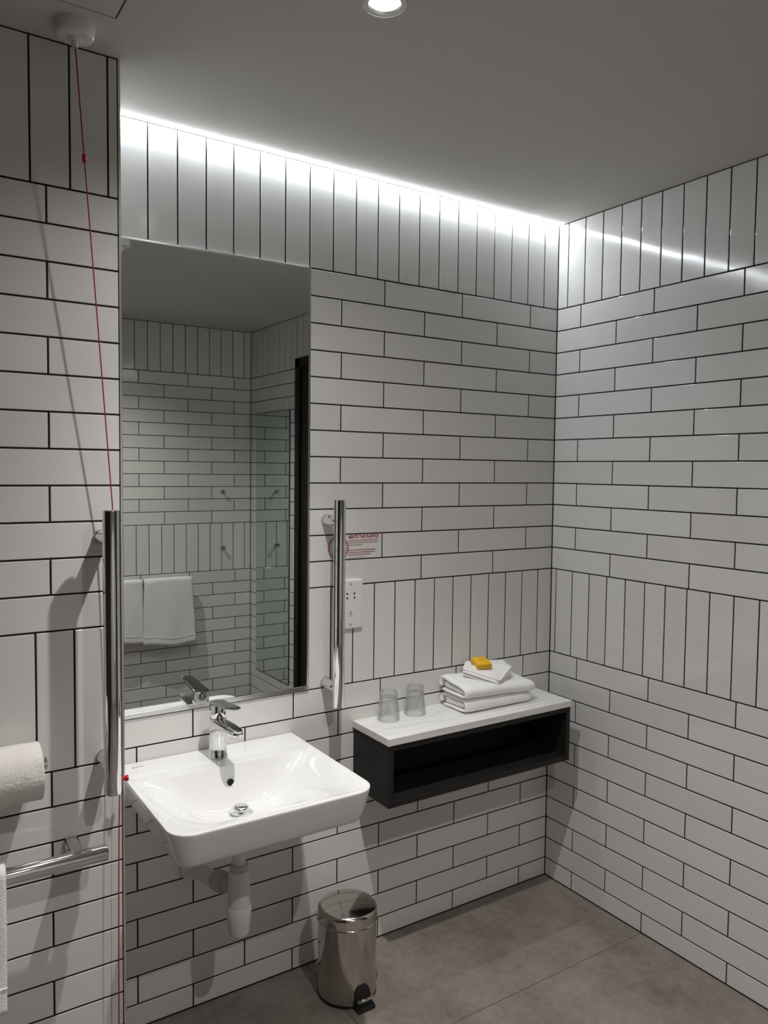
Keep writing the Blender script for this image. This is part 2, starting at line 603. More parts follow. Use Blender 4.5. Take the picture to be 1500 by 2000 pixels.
# ------------------------------------------------------------------ LED strip in the wall/ceiling corner
def led_strip():
    """U channel in the slot with a glowing half-round opal lens at its mouth"""
    t = empty('led_light_strip', (-0.796, -SLOT / 2, CEIL))
    tag(t, 'bright white light strip in the slot along the top of the mirror wall', 'light strip')
    x0, x1 = PX + 0.001, -0.0005
    def bar(bm, y0, y1, z0, z1):
        return box(bm, (x0, y0, z0), (x1, y1, z1))
    H = 0.024
    bm = bmesh.new()
    bar(bm, -0.0020, -0.0003, CEIL + 0.0005, CEIL + H)
    bar(bm, -SLOT + 0.0002, -SLOT + 0.0016, CEIL + 0.0005, CEIL + H)
    bar(bm, -SLOT + 0.0002, -0.0003, CEIL + H, CEIL + H + 0.002)
    ch = link('channel', bm, M['white_paint'], t)
    LY = -SLOT / 2 - 0.0008
    # opal half-round lens, its crown just below the ceiling
    sec = [(LY - 0.0062 * math.cos(math.pi * i / 10), CEIL - 0.0004 - 0.0026 * math.sin(math.pi * i / 10)) for i in range(11)]
    sec = [(LY - 0.0062, CEIL + 0.012)] + sec + [(LY + 0.0062, CEIL + 0.012)]
    bm = bmesh.new()
    loft(bm, [[(x, y, z) for y, z in sec] for x in (x0 + 0.001, x1 - 0.001)])
    df = link('opal_lens', bm, M['led'], t, smooth=True)
    for o in (ch, df):
        o.location = -t.location
led_strip()

# ------------------------------------------------------------------ recessed downlights
def downlight(xy, beams, label):
    x, y = xy
    t = empty('recessed_downlight', (x, y, CEIL))
    tag(t, label, 'downlight')
    bm = bmesh.new()
    lathe(bm, [(0.029, 0.0), (0.031, -0.0045), (0.036, -0.006), (0.041, -0.0045), (0.043, 0.0), (0.036, 0.0)], 40, cap=False)
    link('bezel', bm, M['satin'], t, smooth=True)
    bm = bmesh.new()
    lathe(bm, [(0.030, -0.001), (0.027, 0.012), (0.024, 0.022), (0.0, 0.023)], 32, cap=False)
    link('reflector', bm, M['satin'], t, smooth=True)
    bm = bmesh.new()
    lathe(bm, [(0.0, 0.0005), (0.012, 0.001), (0.022, 0.004), (0.0255, 0.010), (0.0, 0.011)], 32, cap=False)
    link('lens', bm, M['lamp'], t, smooth=True)
    for watts, cone in beams:
        ld = bpy.data.lights.new('downlight_beam', 'SPOT')
        ld.energy = watts
        ld.color = SPOT_COL
        ld.spot_size = math.radians(cone)
        ld.spot_blend = 1.0
        ld.shadow_soft_size = 0.016
        lo = bpy.data.objects.new('downlight_beam', ld)
        COL.objects.link(lo)
        lo.location = (0, 0, -0.017)
        lo.parent = t
    return t
downlight(LIGHT1, BEAM1, 'lit recessed ceiling downlight above the basin')
downlight(LIGHT2, BEAM2, 'recessed ceiling downlight behind the camera near the opposite wall')

# ------------------------------------------------------------------ access panel and pull switch on the ceiling
def access_panel():
    t = empty('ceiling_access_panel', (-1.84, -0.62, CEIL))
    tag(t, 'white square access panel set in the ceiling beside the pull switch', 'access panel')
    x1, y1, s = -1.617, -0.402, 0.45
    x0, y0 = x1 - s, y1 - s
    w = 0.021
    bm = bmesh.new()
    for lo, hi in (((x0, y1 - w, 0), (x1, y1, 0)), ((x0, y0, 0), (x1, y0 + w, 0)), ((x0, y0 + w, 0), (x0 + w, y1 - w, 0)), ((x1 - w, y0 + w, 0), (x1, y1 - w, 0))):
        box(bm, (lo[0], lo[1], CEIL - 0.003), (hi[0], hi[1], CEIL + 0.0))
    f = link('frame', bm, M['panel'], t)
    g = link('shadow_gap', boxbm((x0 + w, y0 + w, CEIL - 0.0006), (x1 - w, y1 - w, CEIL)), M['gap'], t)
    p = link('panel', boxbm((x0 + w + 0.003, y0 + w + 0.003, CEIL - 0.003), (x1 - w - 0.003, y1 - w - 0.003, CEIL - 0.0006)), M['panel'], t)
    for o in (f, g, p): o.location = -t.location
access_panel()

def pull_switch():
    cx, cy = -1.700, -0.352
    t = empty('emergency_pull_switch', (cx, cy, CEIL))
    tag(t, 'round white ceiling pull switch with long red cord tucked behind grab rail', 'pull switch')
    bm = bmesh.new()
    lathe(bm, [(0.038, 0.0), (0.038, -0.008), (0.036, -0.021), (0.0335, -0.0252), (0.030, -0.0265), (0.0, -0.0275)], 40)
    link('housing', bm, M['white_plastic'], t, smooth=True)
    bm = bmesh.new()
    lathe(bm, [(0.013, -0.027), (0.012, -0.031), (0.007, -0.032), (0.006, -0.042), (0.004, -0.046), (0, -0.046)], 24)
    link('cord_nipple', bm, M['white_plastic'], t, smooth=True)
    P0 = Vector((cx, cy - 0.004, CEIL - 0.044))
    P1 = Vector((-1.6222, -0.302, 1.408))
    pts = [P0.lerp(P1, i / 24) for i in range(25)]
    pts += bezier(P1, (-1.6155, -0.296, 1.3), (-1.6100, -0.298, 1.0), (-1.6085, -0.300, 0.803), 16)[1:]
    pts += bezier((-1.6085, -0.300, 0.803), (-1.612, -0.300, 0.78), (-1.6150, -0.300, 0.6), (-1.6160, -0.300, 0.10), 20)[1:]
    bm = bmesh.new()
    tube(bm, pts, 0.0013, 6)
    o = link('red_cord', bm, M['cord'], t, smooth='all'); o.location = -t.location
    q = P0.lerp(P1, 0.229)
    d = (P1 - P0).normalized()
    bm = bmesh.new()
    lathe(bm, [(0.0026, 0), (0.0042, 0.002), (0.0042, 0.015), (0.0026, 0.017)], 14, axis_mat(q - d * 0.0085, d))
    o = link('cord_connector', bm, M['red'], t, smooth=True); o.location = -t.location
    bm = bmesh.new()
    a = Vector((-1.6085, -0.300, 0.803))
    lathe(bm, [(0.0032, -0.003), (0.0040, 0.0), (0.0034, 0.004), (0.0036, 0.008), (0.0062, 0.011), (0.0070, 0.014), (0.0062, 0.0165), (0.0, 0.0175)], 20, axis_mat(a, (1, -0.1, 0.02)))
    o = link('red_pull', bm, M['red'], t, smooth=True); o.location = -t.location
pull_switch()

def ceiling_sensor():
    t = empty('ceiling_sensor', (-1.243, -1.09, CEIL))
    tag(t, 'small white domed ceiling fitting seen at top left of the mirror', 'sensor')
    bm = bmesh.new()
    lathe(bm, [(0.042, 0), (0.042, -0.02), (0.038, -0.028), (0.0, -0.03)], 36)
    link('housing', bm, M['white_plastic'], t, smooth=True)
    bm = bmesh.new()
    lathe(bm, [(0.018, -0.029), (0.017, -0.040), (0.011, -0.049), (0.0, -0.052)], 28)
    link('dome', bm, M['white_plastic'], t, smooth=True)
ceiling_sensor()

# ------------------------------------------------------------------ wall mirror
def wall_mirror():
    x0, x1, z0, z1 = -1.5885, -0.9895, B0 + 0.002, zt - 0.001
    t = empty('wall_mirror', ((x0 + x1) / 2, 0, z0))
    tag(t, 'tall frameless-look mirror with thin silver edge above the basin', 'mirror')
    g = link('mirror_glass', boxbm((x0 + 0.003, -0.0035, z0 + 0.011), (x1 - 0.003, 0.001, z1 - 0.003)), M['mirror'], t)
    bm = bmesh.new()
    e = 0.0048
    for lo, hi in (((x0, -0.006, z0), (x1, 0.001, z0 + 0.0130)), ((x0, -0.006, z1 - e), (x1, 0.001, z1)), ((x0, -0.006, z0 + 0.0130), (x0 + e, 0.001, z1 - e)), ((x1 - e, -0.006, z0 + 0.0130), (x1, 0.001, z1 - e))):
        box(bm, lo, hi, 0.0006, 1)
    f = link('edge_trim', bm, M['satin'], t)
    for o in (g, f): o.location = -t.location
wall_mirror()

def full_length_mirror():
    y0, y1, z0, z1 = -2.594, -2.128, 0.203, 1.829
    t = empty('full_length_mirror', (0, (y0 + y1) / 2, z0))
    tag(t, 'tall greenish full-length mirror in the far corner, seen in the wall mirror', 'mirror')
    g = link('mirror_glass', boxbm((-0.006, y0, z0), (-0.0005, y1, z1)), M['mirror2'], t)
    bm = bmesh.new()
    box(bm, (-0.0064, y1, z0), (-0.0005, y1 + 0.004, z1)); box(bm, (-0.0064, y0, z1), (-0.0005, y1, z1 + 0.003)); box(bm, (-0.0064, y0, z0 - 0.003), (-0.0005, y1, z0))
    e = link('dark_edge', bm, M['gap'], t)
    for o in (g, e): o.location = -t.location
full_length_mirror()

# ------------------------------------------------------------------ grab rails
def grab_rail(pos, label, axis='z', length=0.603, off=0.0815, mount=(0.056, 0.541)):
    """built along local z from 0, wall behind at +y = off"""
    t = empty('grab_rail', pos)
    tag(t, label, 'grab rail', 'chrome grab rails')
    r = 0.0172
    bm = bmesh.new()
    lathe(bm, [(0, 0), (r - 0.003, 0.0), (r - 0.0008, 0.0008), (r, 0.003), (r, length - 0.003), (r - 0.0008, length - 0.0008), (r - 0.003, length), (0, length)], 40, cap=False)
    link('bar', bm, M['chrome'], t, smooth=True)
    for z in mount:
        bm = bmesh.new()
        cyl(bm, (0, 0.008, z), (0, off - 0.0005, z), 0.0158, 32)
        m = link('mount', bm, M['chrome'], t, smooth=True)
        bm = bmesh.new()
        lathe(bm, [(0.0166, 0), (0.0172, 0.0015), (0.0172, 0.006), (0.0166, 0.007)], 32, axis_mat((0, off - 0.0075, z), (0, 1, 0)), cap=False)
        link('cover_ring', bm, M['chrome'], m, smooth=True)
    if axis == 'x':
        t.rotation_euler = (0, -math.pi / 2, 0)
    return t
grab_rail((-0.9325, -0.0815, 0.797), 'upright chrome grab rail between mirror and shaver socket')
grab_rail((-1.6370, -PD - 0.0815, 0.794), 'upright chrome grab rail on the left pier with red cord behind it')
grab_rail((-1.6500, -PD - 0.0815, 0.6715), 'horizontal chrome grab rail at lower left with towel over it', 'x')

# ------------------------------------------------------------------ toilet roll on its holder
def roll():
    cy, cz = -PD - 0.068, 0.8710
    xr, xl = -1.7775, -1.8800
    h = empty('toilet_roll_holder', (-1.905, -PD, cz + 0.012))
    tag(h, 'chrome toilet roll holder on the left pier', 'roll holder')
    bm = bmesh.new()
    zc = cz + 0.0115
    pts = [(-1.905, -PD - 0.001, zc), (-1.905, cy + 0.02, zc)] + bezier((-1.905, cy + 0.02, zc), (-1.905, cy, zc), (-1.905, cy, zc), (-1.885, cy, zc), 6)[1:] + [(-1.772, cy, zc)]
    tube(bm, pts, 0.0068, 16)
    o = link('arm', bm, M['chrome'], h, smooth='all'); o.location = -h.location
    bm = bmesh.new()
    lathe(bm, [(0.010, 0), (0.0135, 0.001), (0.0135, 0.005), (0.011, 0.0065), (0, 0.0068)], 28, axis_mat((-1.7715, cy, zc), (1, 0, 0)))
    o = link('end_cap', bm, M['chrome'], h, smooth=True); o.location = -h.location
    bm = bmesh.new()
    lathe(bm, [(0.024, 0), (0.024, 0.006), (0.02, 0.008), (0, 0.008)], 28, axis_mat((-1.905, -PD - 0.0004, zc), (0, -1, 0)))
    o = link('wall_rose', bm, M['chrome'], h, smooth=True); o.location = -h.location
    t = empty('toilet_roll', (xl, cy, cz))
    tag(t, 'white toilet roll hanging at the left edge above the horizontal rail', 'toilet roll')
    bm = bmesh.new()
    R, L = 0.0565, xr - xl
    def prof_ring(x, r, k):
        out = []
        for i in range(64):
            a = 2 * math.pi * i / 64
            rr = r
            if r > 0.03:
                rr = r + 0.0013 * noise.noise(Vector((x * 40, math.cos(a) * 3, math.sin(a) * 3)))
            out.append((x, rr * math.cos(a), rr * math.sin(a)))
        return out
    loops = [prof_ring(0.0, 0.0195, 0), prof_ring(0.0, R - 0.003, 0), prof_ring(0.002, R, 0)]
    for i in range(1, 12): loops.append(prof_ring(0.002 + (L - 0.004) * i / 12, R, 0))
    loops += [prof_ring(L - 0.002, R, 0), prof_ring(L, R - 0.003, 0), prof_ring(L, 0.0195, 0), prof_ring(0.0, 0.0195, 0)]
    loft(bm, loops, False, False)
    bmesh.ops.remove_doubles(bm, verts=bm.verts, dist=1e-6)
    link('paper', bm, M['paper'], t, smooth=True)
    bm = bmesh.new()
    lathe(bm, [(0.0182, 0), (0.0194, 0), (0.0194, L), (0.0182, L), (0.0182, 0)], 32, axis_mat((0, 0, 0), (1, 0, 0)), cap=False)
    link('core', bm, M['card'], t, smooth=True)
    # loose sheet hanging down the front of the roll towards the wall side
    bm = bmesh.new()
    sec = []
    for i in range(15):
        a = math.radians(178 + 62 * i / 14)
        sec.append(((R + 0.001) * math.cos(a), (R + 0.001) * math.sin(a)))
    e = sec[-1]
    loops = []
    for x in (0.001, L - 0.001):
        loops.append([(x, y, z) for y, z in sec] + [(x, y * 1.02, z * 1.02) for y, z in reversed(sec)])
    loft(bm, loops)
    link('loose_sheet', bm, M['paper'], t, smooth=True)
roll()

# ------------------------------------------------------------------ hanging towels
def hung_towel(name, xa, xb, yc, ztop, front_drop, back_drop, label, r=0.021, thick=0.009, facing=-1, slope=0.0, hem=True, seed=0.0, group=None, band=None):
    """towel folded over a rail that runs along x; facing = direction of the visible leaf in y"""
    t = empty(name, ((xa + xb) / 2, yc, ztop - r))
    tag(t, label, 'towel', group)
    nx = 26
    path = []
    nf = 26
    for i in range(nf + 1):
        path.append((facing * r, -front_drop * (1 - i / nf)))
    for i in range(1, 12):
        a = math.pi * i / 12
        path.append((facing * r * math.cos(a), r * math.sin(a)))
    for i in range(1, 16):
        path.append((-facing * r, -back_drop * i / 15))
    n = len(path)
    def pos(i, u, side):
        y, z = path[i]
        y0, z0 = path[max(i - 1, 0)]
        y1, z1 = path[min(i + 1, n - 1)]
        ty, tz = y1 - y0, z1 - z0
        l = math.hypot(ty, tz) or 1
        ny, nz = tz / l, -ty / l
        if ny * y + nz * z < 0 and not (z < 0 and ny * facing * (1 if i < nf else -1) > 0):
            ny, nz = -ny, -nz
        x = xa + (xb - xa) * u
        low = min(1.0, max(0.0, -z / 0.4))
        w = 0.006 * low * math.sin(u * 9 + seed) + 0.003 * noise.noise(Vector((x * 14 + seed, z * 9, seed)))
        x += slope * low * (u - 0.2) + 0.005 * low * noise.noise(Vector((seed, z * 11, u * 2)))
        zz = z - 0.010 * low * math.sin(u * 6 + seed) if z < -0.05 else z
        s = thick * side * 0.5
        edge = 1.0 if 0.04 < u < 0.96 else 0.55
        return Vector((x - t.location.x, y + ny * s * edge + facing * w * (1 if i <= nf else 0.0) * 1.0, zz + nz * s * edge))
    bm = bmesh.new()
    A = [[bm.verts.new(pos(i, j / nx, 1)) for j in range(nx + 1)] for i in range(n)]
    B = [[bm.verts.new(pos(i, j / nx, -1)) for j in range(nx + 1)] for i in range(n)]
    for i in range(n - 1):
        for j in range(nx):
            bm.faces.new((A[i][j], A[i][j + 1], A[i + 1][j + 1], A[i + 1][j]))
            bm.faces.new((B[i][j], B[i + 1][j], B[i + 1][j + 1], B[i][j + 1]))
        for j in (0, nx):
            bm.faces.new((A[i][j], A[i + 1][j], B[i + 1][j], B[i][j]))
    for i in (0, n - 1):
        for j in range(nx):
            bm.faces.new((A[i][j], B[i][j], B[i][j + 1], A[i][j + 1]))
    o = link('cloth', bm, M['towel'], t, smooth='all')
    if hem:
        bm = bmesh.new()
        zb = band or 0.045
        k = int(round(nf * zb / front_drop))
        tube(bm, [pos(k, j / nx, 1) + Vector((0, facing * 0.0003, 0)) for j in range(nx + 1)], 0.0022, 6)
        link('hem', bm, M['towel'], t, smooth='all')
    return t
hung_towel('hand_towel', -2.08, -1.8475, -PD - 0.0815, 0.7005, 0.268, 0.24, 'white towel hanging over the horizontal rail at the left edge', r=0.0225, hem=True, seed=1.3, thick=0.010, band=0.055)

# towels on a rail of the opposite wall (seen in the mirror)
def towel_rail():
    t = empty('towel_rail', (-0.80, YF, 0.80))
    tag(t, 'chrome towel rail under the two towels reflected in the mirror', 'towel rail')
    bm = bmesh.new()
    cyl(bm, (-1.16, YF + 0.075, 0.796), (-0.445, YF + 0.075, 0.796), 0.010, 20, bev=0.002)
    o = link('bar', bm, M['chrome'], t, smooth=True); o.location = -t.location
    for x in (-1.11, -0.50):
        bm = bmesh.new()
        cyl(bm, (x, YF + 0.0005, 0.796), (x, YF + 0.075, 0.796), 0.008, 16)
        o = link('mount', bm, M['chrome'], t, smooth=True); o.location = -t.location
towel_rail()
hung_towel('bath_towel', -0.717, -0.423, YF + 0.075, 0.819, 0.385, 0.33, 'white towel reflected in the mirror, hanging nearer the far corner', r=0.0165, facing=1, slope=0.03, seed=4.1, thick=0.010, group='towels on the opposite wall')
hung_towel('bath_towel', -1.02, -0.726, YF + 0.075, 0.819, 0.352, 0.33, 'white towel cut off by the left edge of the mirror reflection', r=0.0165, facing=1, slope=0.012, seed=8.6, thick=0.010, group='towels on the opposite wall')
for hz, lab in ((1.337, 'upper small chrome robe hook reflected in the mirror'), (0.983, 'lower small chrome robe hook reflected in the mirror')):
    t = empty('robe_hook', (-0.196, YF, hz))
    tag(t, lab, 'hook', 'robe hooks on the opposite wall')
    bm = bmesh.new()
    lathe(bm, [(0.013, 0), (0.013, 0.004), (0.010, 0.006), (0, 0.006)], 20, axis_mat((0, 0.0004, 0), (0, 1, 0)))
    link('wall_plate', bm, M['chrome'], t, smooth=True)
    bm = bmesh.new()
    lathe(bm, [(0.006, 0.005), (0.006, 0.026), (0.012, 0.029), (0.0135, 0.034), (0.010, 0.038), (0, 0.039)], 20, axis_mat((0, 0, 0), (0, 1, -0.1)))
    link('peg', bm, M['chrome'], t, smooth=True)

# ------------------------------------------------------------------ wash basin
BX, BZ = -1.2945, 0.720        # centre and rim height
BW, BL = 0.250, 0.468
BYB, BA, BB = -0.142, 0.218, 0.070     # back edge of the bowl, half width and depth of its arc
def basin_floor(x, y):
    ex = (BW - 0.011 - abs(x)) / 0.195
    ey = (BL - 0.011 + y) / 0.245
    if ex <= 0 or ey <= 0:
        return 0.0
    return 0.096 * math.sin(min(1, ex) * math.pi / 2) ** 1.5 * math.sin(min(1, ey) * math.pi / 2) ** 1.5
def basin_arc(x):
    return BYB - max(0.004, BB * math.sqrt(max(0.0, 1 - abs(x / BA) ** 6)))
def basin_depth(x, y):
    """drop below the rim at local x (from centre), y (0 at wall, negative to the front)"""
    def sm(t):
        t = max(0.0, min(1.0, t)); return t * t * (3 - 2 * t)
    d = 0.0018 * sm((-0.088 - y) / 0.010) * sm((BW - 0.006 - abs(x)) / 0.012) * sm((BL - 0.008 + y) / 0.012)
    ya = basin_arc(x)
    if y >= BYB:
        return d
    if y > ya:
        t = (BYB - y) / (BYB - ya)
        return d + basin_floor(x, ya) * (1 - (1 - t) ** 2.3)
    return d + basin_floor(x, y)

def basin():
    t = empty('wash_basin', (BX, 0, 0.600))
    tag(t, 'white ceramic wall-hung wash basin under the mirror', 'wash basin')
    Y0, r = -0.0015, 0.052
    z0 = BZ - t.location.z
    half = [(BW - r) * i / 30 for i in range(31)] + [BW - r + r * math.sin(math.pi / 2 * i / 14) for i in range(1, 15)]
    xs = [-x for x in reversed(half[1:])] + half
    def front(x):
        e = abs(x) - (BW - r)
        return -BL + (r - math.sqrt(max(0.0, r * r - e * e)) if e > 0 else 0.0)
    bm = bmesh.new()
    cols = []
    n1, n2, n3 = 16, 18, 44
    for x in xs:
        ya, yf = basin_arc(x), front(x)
        ys_ = [Y0 + (BYB - Y0) * i / n1 for i in range(n1)]
        ys_ += [BYB + (ya - BYB) * (i / n2) ** 1.3 for i in range(n2)]
        ys_ += [ya + (yf - ya) * (1 - (1 - i / n3) ** 1.25) for i in range(n3 + 1)]
        cols.append([bm.verts.new((x, y, z0 - basin_depth(x, y))) for y in ys_])
    for A, B in zip(cols[:-1], cols[1:]):
        for i in range(len(A) - 1):
            bm.faces.new((A[i], A[i + 1], B[i + 1], B[i]))
    loop = cols[0][:-1] + [c[-1] for c in cols] + list(reversed(cols[-1][:-1])) + [c[0] for c in reversed(cols[1:-1])]
    def nrm(v):
        x, y = v.co.x, v.co.y
        cy_ = -BL + r
        if abs(x) > BW - r and y < cy_:
            u = Vector((x - math.copysign(BW - r, x), y - cy_)); return u.normalized() if u.length else u
        if abs(abs(x) - BW) < 1e-6: return Vector((math.copysign(1, x), 0))
        if y < cy_: return Vector((0, -1))
        return Vector((0, 0))
    N_ = [nrm(v) for v in loop]
    P_ = [v.co.copy() for v in loop]
    prev = loop
    m = len(loop)
    def bridge(prev, ring):
        for i in range(m):
            j = (i + 1) % m
            bm.faces.new((prev[i], prev[j], ring[j], ring[i]))
        return ring
    for off, drop in ((0.0009, 0.0006), (0.0016, 0.0020), (0.0016, 0.0045), (-0.002, 0.022), (-0.008, 0.048), (-0.0155, 0.070), (-0.0195, 0.0790), (-0.0235, 0.0840), (-0.030, 0.0870), (-0.045, 0.0885)):
        ring = []
        for q, n_ in zip(P_, N_):
            f = 1.12 if n_.y < -0.5 else 1.0
            x = q.x + n_.x * off * f
            if n_.length < 0.5: x = q.x * (1 + min(off, 0) / BW)
            ring.append(bm.verts.new((x, min(q.y + n_.y * off * f, Y0), z0 - drop)))
        prev = bridge(prev, ring)
    for sc, drop in ((0.72, 0.089), (0.60, 0.094), (0.52, 0.1065), (0.30, 0.112)):
        prev = bridge(prev, [bm.verts.new((q.x * sc, -0.20 + (q.y + 0.20) * sc, z0 - drop)) for q in P_])
    bm.faces.new(prev)
    o = link('bowl', bm, M['ceramic'], t, smooth=True)
    # overflow
    oy = -0.1560
    oz = BZ - basin_depth(0.0, oy)
    dz = (basin_depth(0, oy - 0.004) - basin_depth(0, oy + 0.004)) / 0.008
    nrm = Vector((0, -dz, 1)).normalized()
    p = Vector((0, oy, oz - t.location.z))
    bm = bmesh.new()
    lathe(bm, [(0.0085, -0.002), (0.0085, 0.0012), (0.0105, 0.0016), (0.0115, 0.0004), (0.0115, -0.002)], 28, axis_mat(p, nrm), cap=False)
    ov = link('overflow', bm, M['satin'], t, smooth=True)
    bm = bmesh.new()
    lathe(bm, [(0.0088, -0.001), (0.0088, 0.0006), (0, 0.0006)], 24, axis_mat(p, nrm))
    link('overflow_hole', bm, M['dark_hole'], ov)
    # waste with mushroom plug
    wy = -0.2230
    wz = BZ - basin_depth(0, wy) - t.location.z
    bm = bmesh.new()
    lathe(bm, [(0.0, -0.001), (0.031, -0.001), (0.0305, 0.003), (0.026, 0.0045), (0.018, 0.002), (0, 0.002)], 36, axis_mat((0, wy, wz), (0, -0.06, 1)))
    w = link('waste', bm, M['chrome'], t, smooth=True)
    bm = bmesh.new()
    lathe(bm, [(0.007, 0), (0.007, 0.008), (0.019, 0.0085), (0.0205, 0.010), (0.0205, 0.014), (0.018, 0.0170), (0.010, 0.0185), (0, 0.019)], 36, axis_mat((0, wy, wz + 0.002), (0, -0.04, 1)))
    link('plug', bm, M['chrome'], w, smooth=True)
    # maker's mark on the rear ledge
    bm = bmesh.new()
    zz = BZ - t.location.z
    for a, b, c, d in ((-0.2175, -0.2115, -0.040, -0.0315), (-0.2095, -0.2035, -0.0385, -0.0325), (-0.2015, -0.1965, -0.0385, -0.0325), (-0.1945, -0.1885, -0.040, -0.0330)):
        ring = rrect(a, b, c, d, 0.0024, 4)
        inner = [((x - (a + b) / 2) * 0.5 + (a + b) / 2, (y - (c + d) / 2) * 0.5 + (c + d) / 2) for x, y in ring]
        vo = [bm.verts.new((x, y, zz + 0.0004)) for x, y in ring]
        vi = [bm.verts.new((x, y, zz + 0.0004)) for x, y in inner]
        for i in range(len(vo)):
            j = (i + 1) % len(vo)
            bm.faces.new((vo[i], vo[j], vi[j], vi[i]))
    link('maker_mark', bm, M['blue_print'], t)
    return t
basin()

# ------------------------------------------------------------------ mixer tap
def tap():
    y0 = -0.0675
    t = empty('mixer_tap', (BX, y0, BZ))
    tag(t, 'chrome single-lever mixer tap standing on the basin', 'tap')
    bm = bmesh.new()
    lathe(bm, [(0, 0.0003), (0.0262, 0.0003), (0.0262, 0.002), (0.0248, 0.0035), (0.0232, 0.03), (0.0224, 0.070), (0.0228, 0.1035), (0.0222, 0.1052), (0, 0.1052)], 40, cap=False)
    b = link('body', bm, M['chrome'], t, smooth=True)
    # spout: lofted forward along -y
    bm = bmesh.new()
    loops = []
    for y, zc, w, h in ((0.0, 0.076, 0.0218, 0.0300), (-0.02, 0.081, 0.0216, 0.0250), (-0.045, 0.0905, 0.0212, 0.0165), (-0.08, 0.0965, 0.0204, 0.0118), (-0.110, 0.0985, 0.0194, 0.0098), (-0.130, 0.0985, 0.0172, 0.0088), (-0.140, 0.0980, 0.0125, 0.0075), (-0.1445, 0.0975, 0.0055, 0.0045)):
        loops.append([(w * math.copysign(abs(math.cos(a)) ** 0.6, math.cos(a)), y, zc + h * math.copysign(abs(math.sin(a)) ** 0.6, math.sin(a))) for a in [2 * math.pi * i / 32 for i in range(32)]])
    loft(bm, loops)
    link('spout', bm, M['chrome'], t, smooth=True)
    bm = bmesh.new()
    lathe(bm, [(0.0125, 0.0), (0.0125, -0.009), (0.0115, -0.0105), (0, -0.0105)], 28, Matrix.Translation((0, -0.118, 0.0905)))
    link('aerator', bm, M['steel'], t, smooth=True)
    bm = bmesh.new()
    lathe(bm, [(0, 0.1062), (0.0218, 0.1062), (0.0226, 0.1075), (0.0222, 0.138), (0.0205, 0.1405), (0, 0.1405)], 40, cap=False)
    link('cartridge_cap', bm, M['chrome'], t, smooth=True)
    bm = bmesh.new()
    loops = []
    for y, z, w, h in ((0.0235, 0.1430, 0.0095, 0.0022), (0.0205, 0.1430, 0.0150, 0.0034), (0.006, 0.1440, 0.0224, 0.0042), (-0.02, 0.1465, 0.0224, 0.0044), (-0.05, 0.1500, 0.0205, 0.0040), (-0.080, 0.1540, 0.0195, 0.0036), (-0.107, 0.1570, 0.0185, 0.0034), (-0.121, 0.1585, 0.0150, 0.0030), (-0.128, 0.1592, 0.0070, 0.0018)):
        loops.append([(w * math.copysign(abs(math.cos(a)) ** 0.7, math.cos(a)), y, z + h * math.copysign(abs(math.sin(a)) ** 0.8, math.sin(a))) for a in [2 * math.pi * i / 28 for i in range(28)]])
    loft(bm, loops)
    link('lever', bm, M['chrome'], t, smooth=True)
tap()

# ------------------------------------------------------------------ bottle trap under the basin
def trap():
    x, y = BX - 0.004, -0.2230
    t = empty('bottle_trap', (x, y, 0.31))
    tag(t, 'white plastic bottle trap and waste pipe under the basin', 'waste trap')
    def part(name, prof, mat, seg=40, mod=None, parent=None):
        bm = bmesh.new()
        lathe(bm, [(r, z) for r, z in prof], seg, Matrix.Translation((0, 0, -0.31)), mod)
        return link(name, bm, mat, parent or t, smooth=True)
    part('tailpiece', [(0.0165, 0.470), (0.0165, 0.6075)], M['pipe'])
    part('tail_collar', [(0.0215, 0.478), (0.0225, 0.484), (0.0225, 0.492), (0.0205, 0.494), (0.017, 0.494)], M['pipe_grey'])
    part('slip_nut', [(0.024, 0.440), (0.0268, 0.443), (0.0262, 0.470), (0.0238, 0.479), (0.018, 0.480)], M['pipe'], 60, lambda a, z: 1 + 0.018 * math.cos(20 * a))
    part('trap_body', [(0.0275, 0.378), (0.0275, 0.432), (0.0265, 0.443), (0.020, 0.446)], M['pipe'])
    c = part('trap_cup', [(0, 0.307), (0.016, 0.308), (0.023, 0.312), (0.0265, 0.320), (0.0285, 0.345), (0.0312, 0.362), (0.0312, 0.384), (0.0295, 0.3865), (0.024, 0.3865)], M['pipe'], 72, lambda a, z: 1 + (0.012 * math.cos(12 * a) if 0.315 < z < 0.360 else 0))
    # outlet: branch, nut and pipe that bends into the wall
    d = Vector((-0.22, 0.968, -0.13)).normalized()
    o0 = Vector((0, 0, 0.428 - 0.31))
    bm = bmesh.new(); cyl(bm, o0 + d * 0.012, o0 + d * 0.075, 0.0195, 32); link('branch', bm, M['pipe_grey'], t, smooth=True)
    bm = bmesh.new()
    lathe(bm, [(0.0195, 0.060), (0.0255, 0.062), (0.0268, 0.067), (0.0268, 0.094), (0.0255, 0.099), (0.0185, 0.101)], 48, axis_mat(o0, d), lambda a, z: 1 + 0.02 * math.cos(16 * a))
    link('outlet_nut', bm, M['pipe_grey'], t, smooth=True)
    L = (-y - 0.002) / d.y
    bm = bmesh.new(); cyl(bm, o0 + d * 0.09, o0 + d * L, 0.0195, 28); link('waste_pipe', bm, M['pipe'], t, smooth=True)
    bm = bmesh.new(); cyl(bm, o0 + d * (L - 0.012), o0 + d * (L - 0.001), 0.030, 28, bev=0.003); link('wall_collar', bm, M['pipe'], t, smooth=True)
trap()

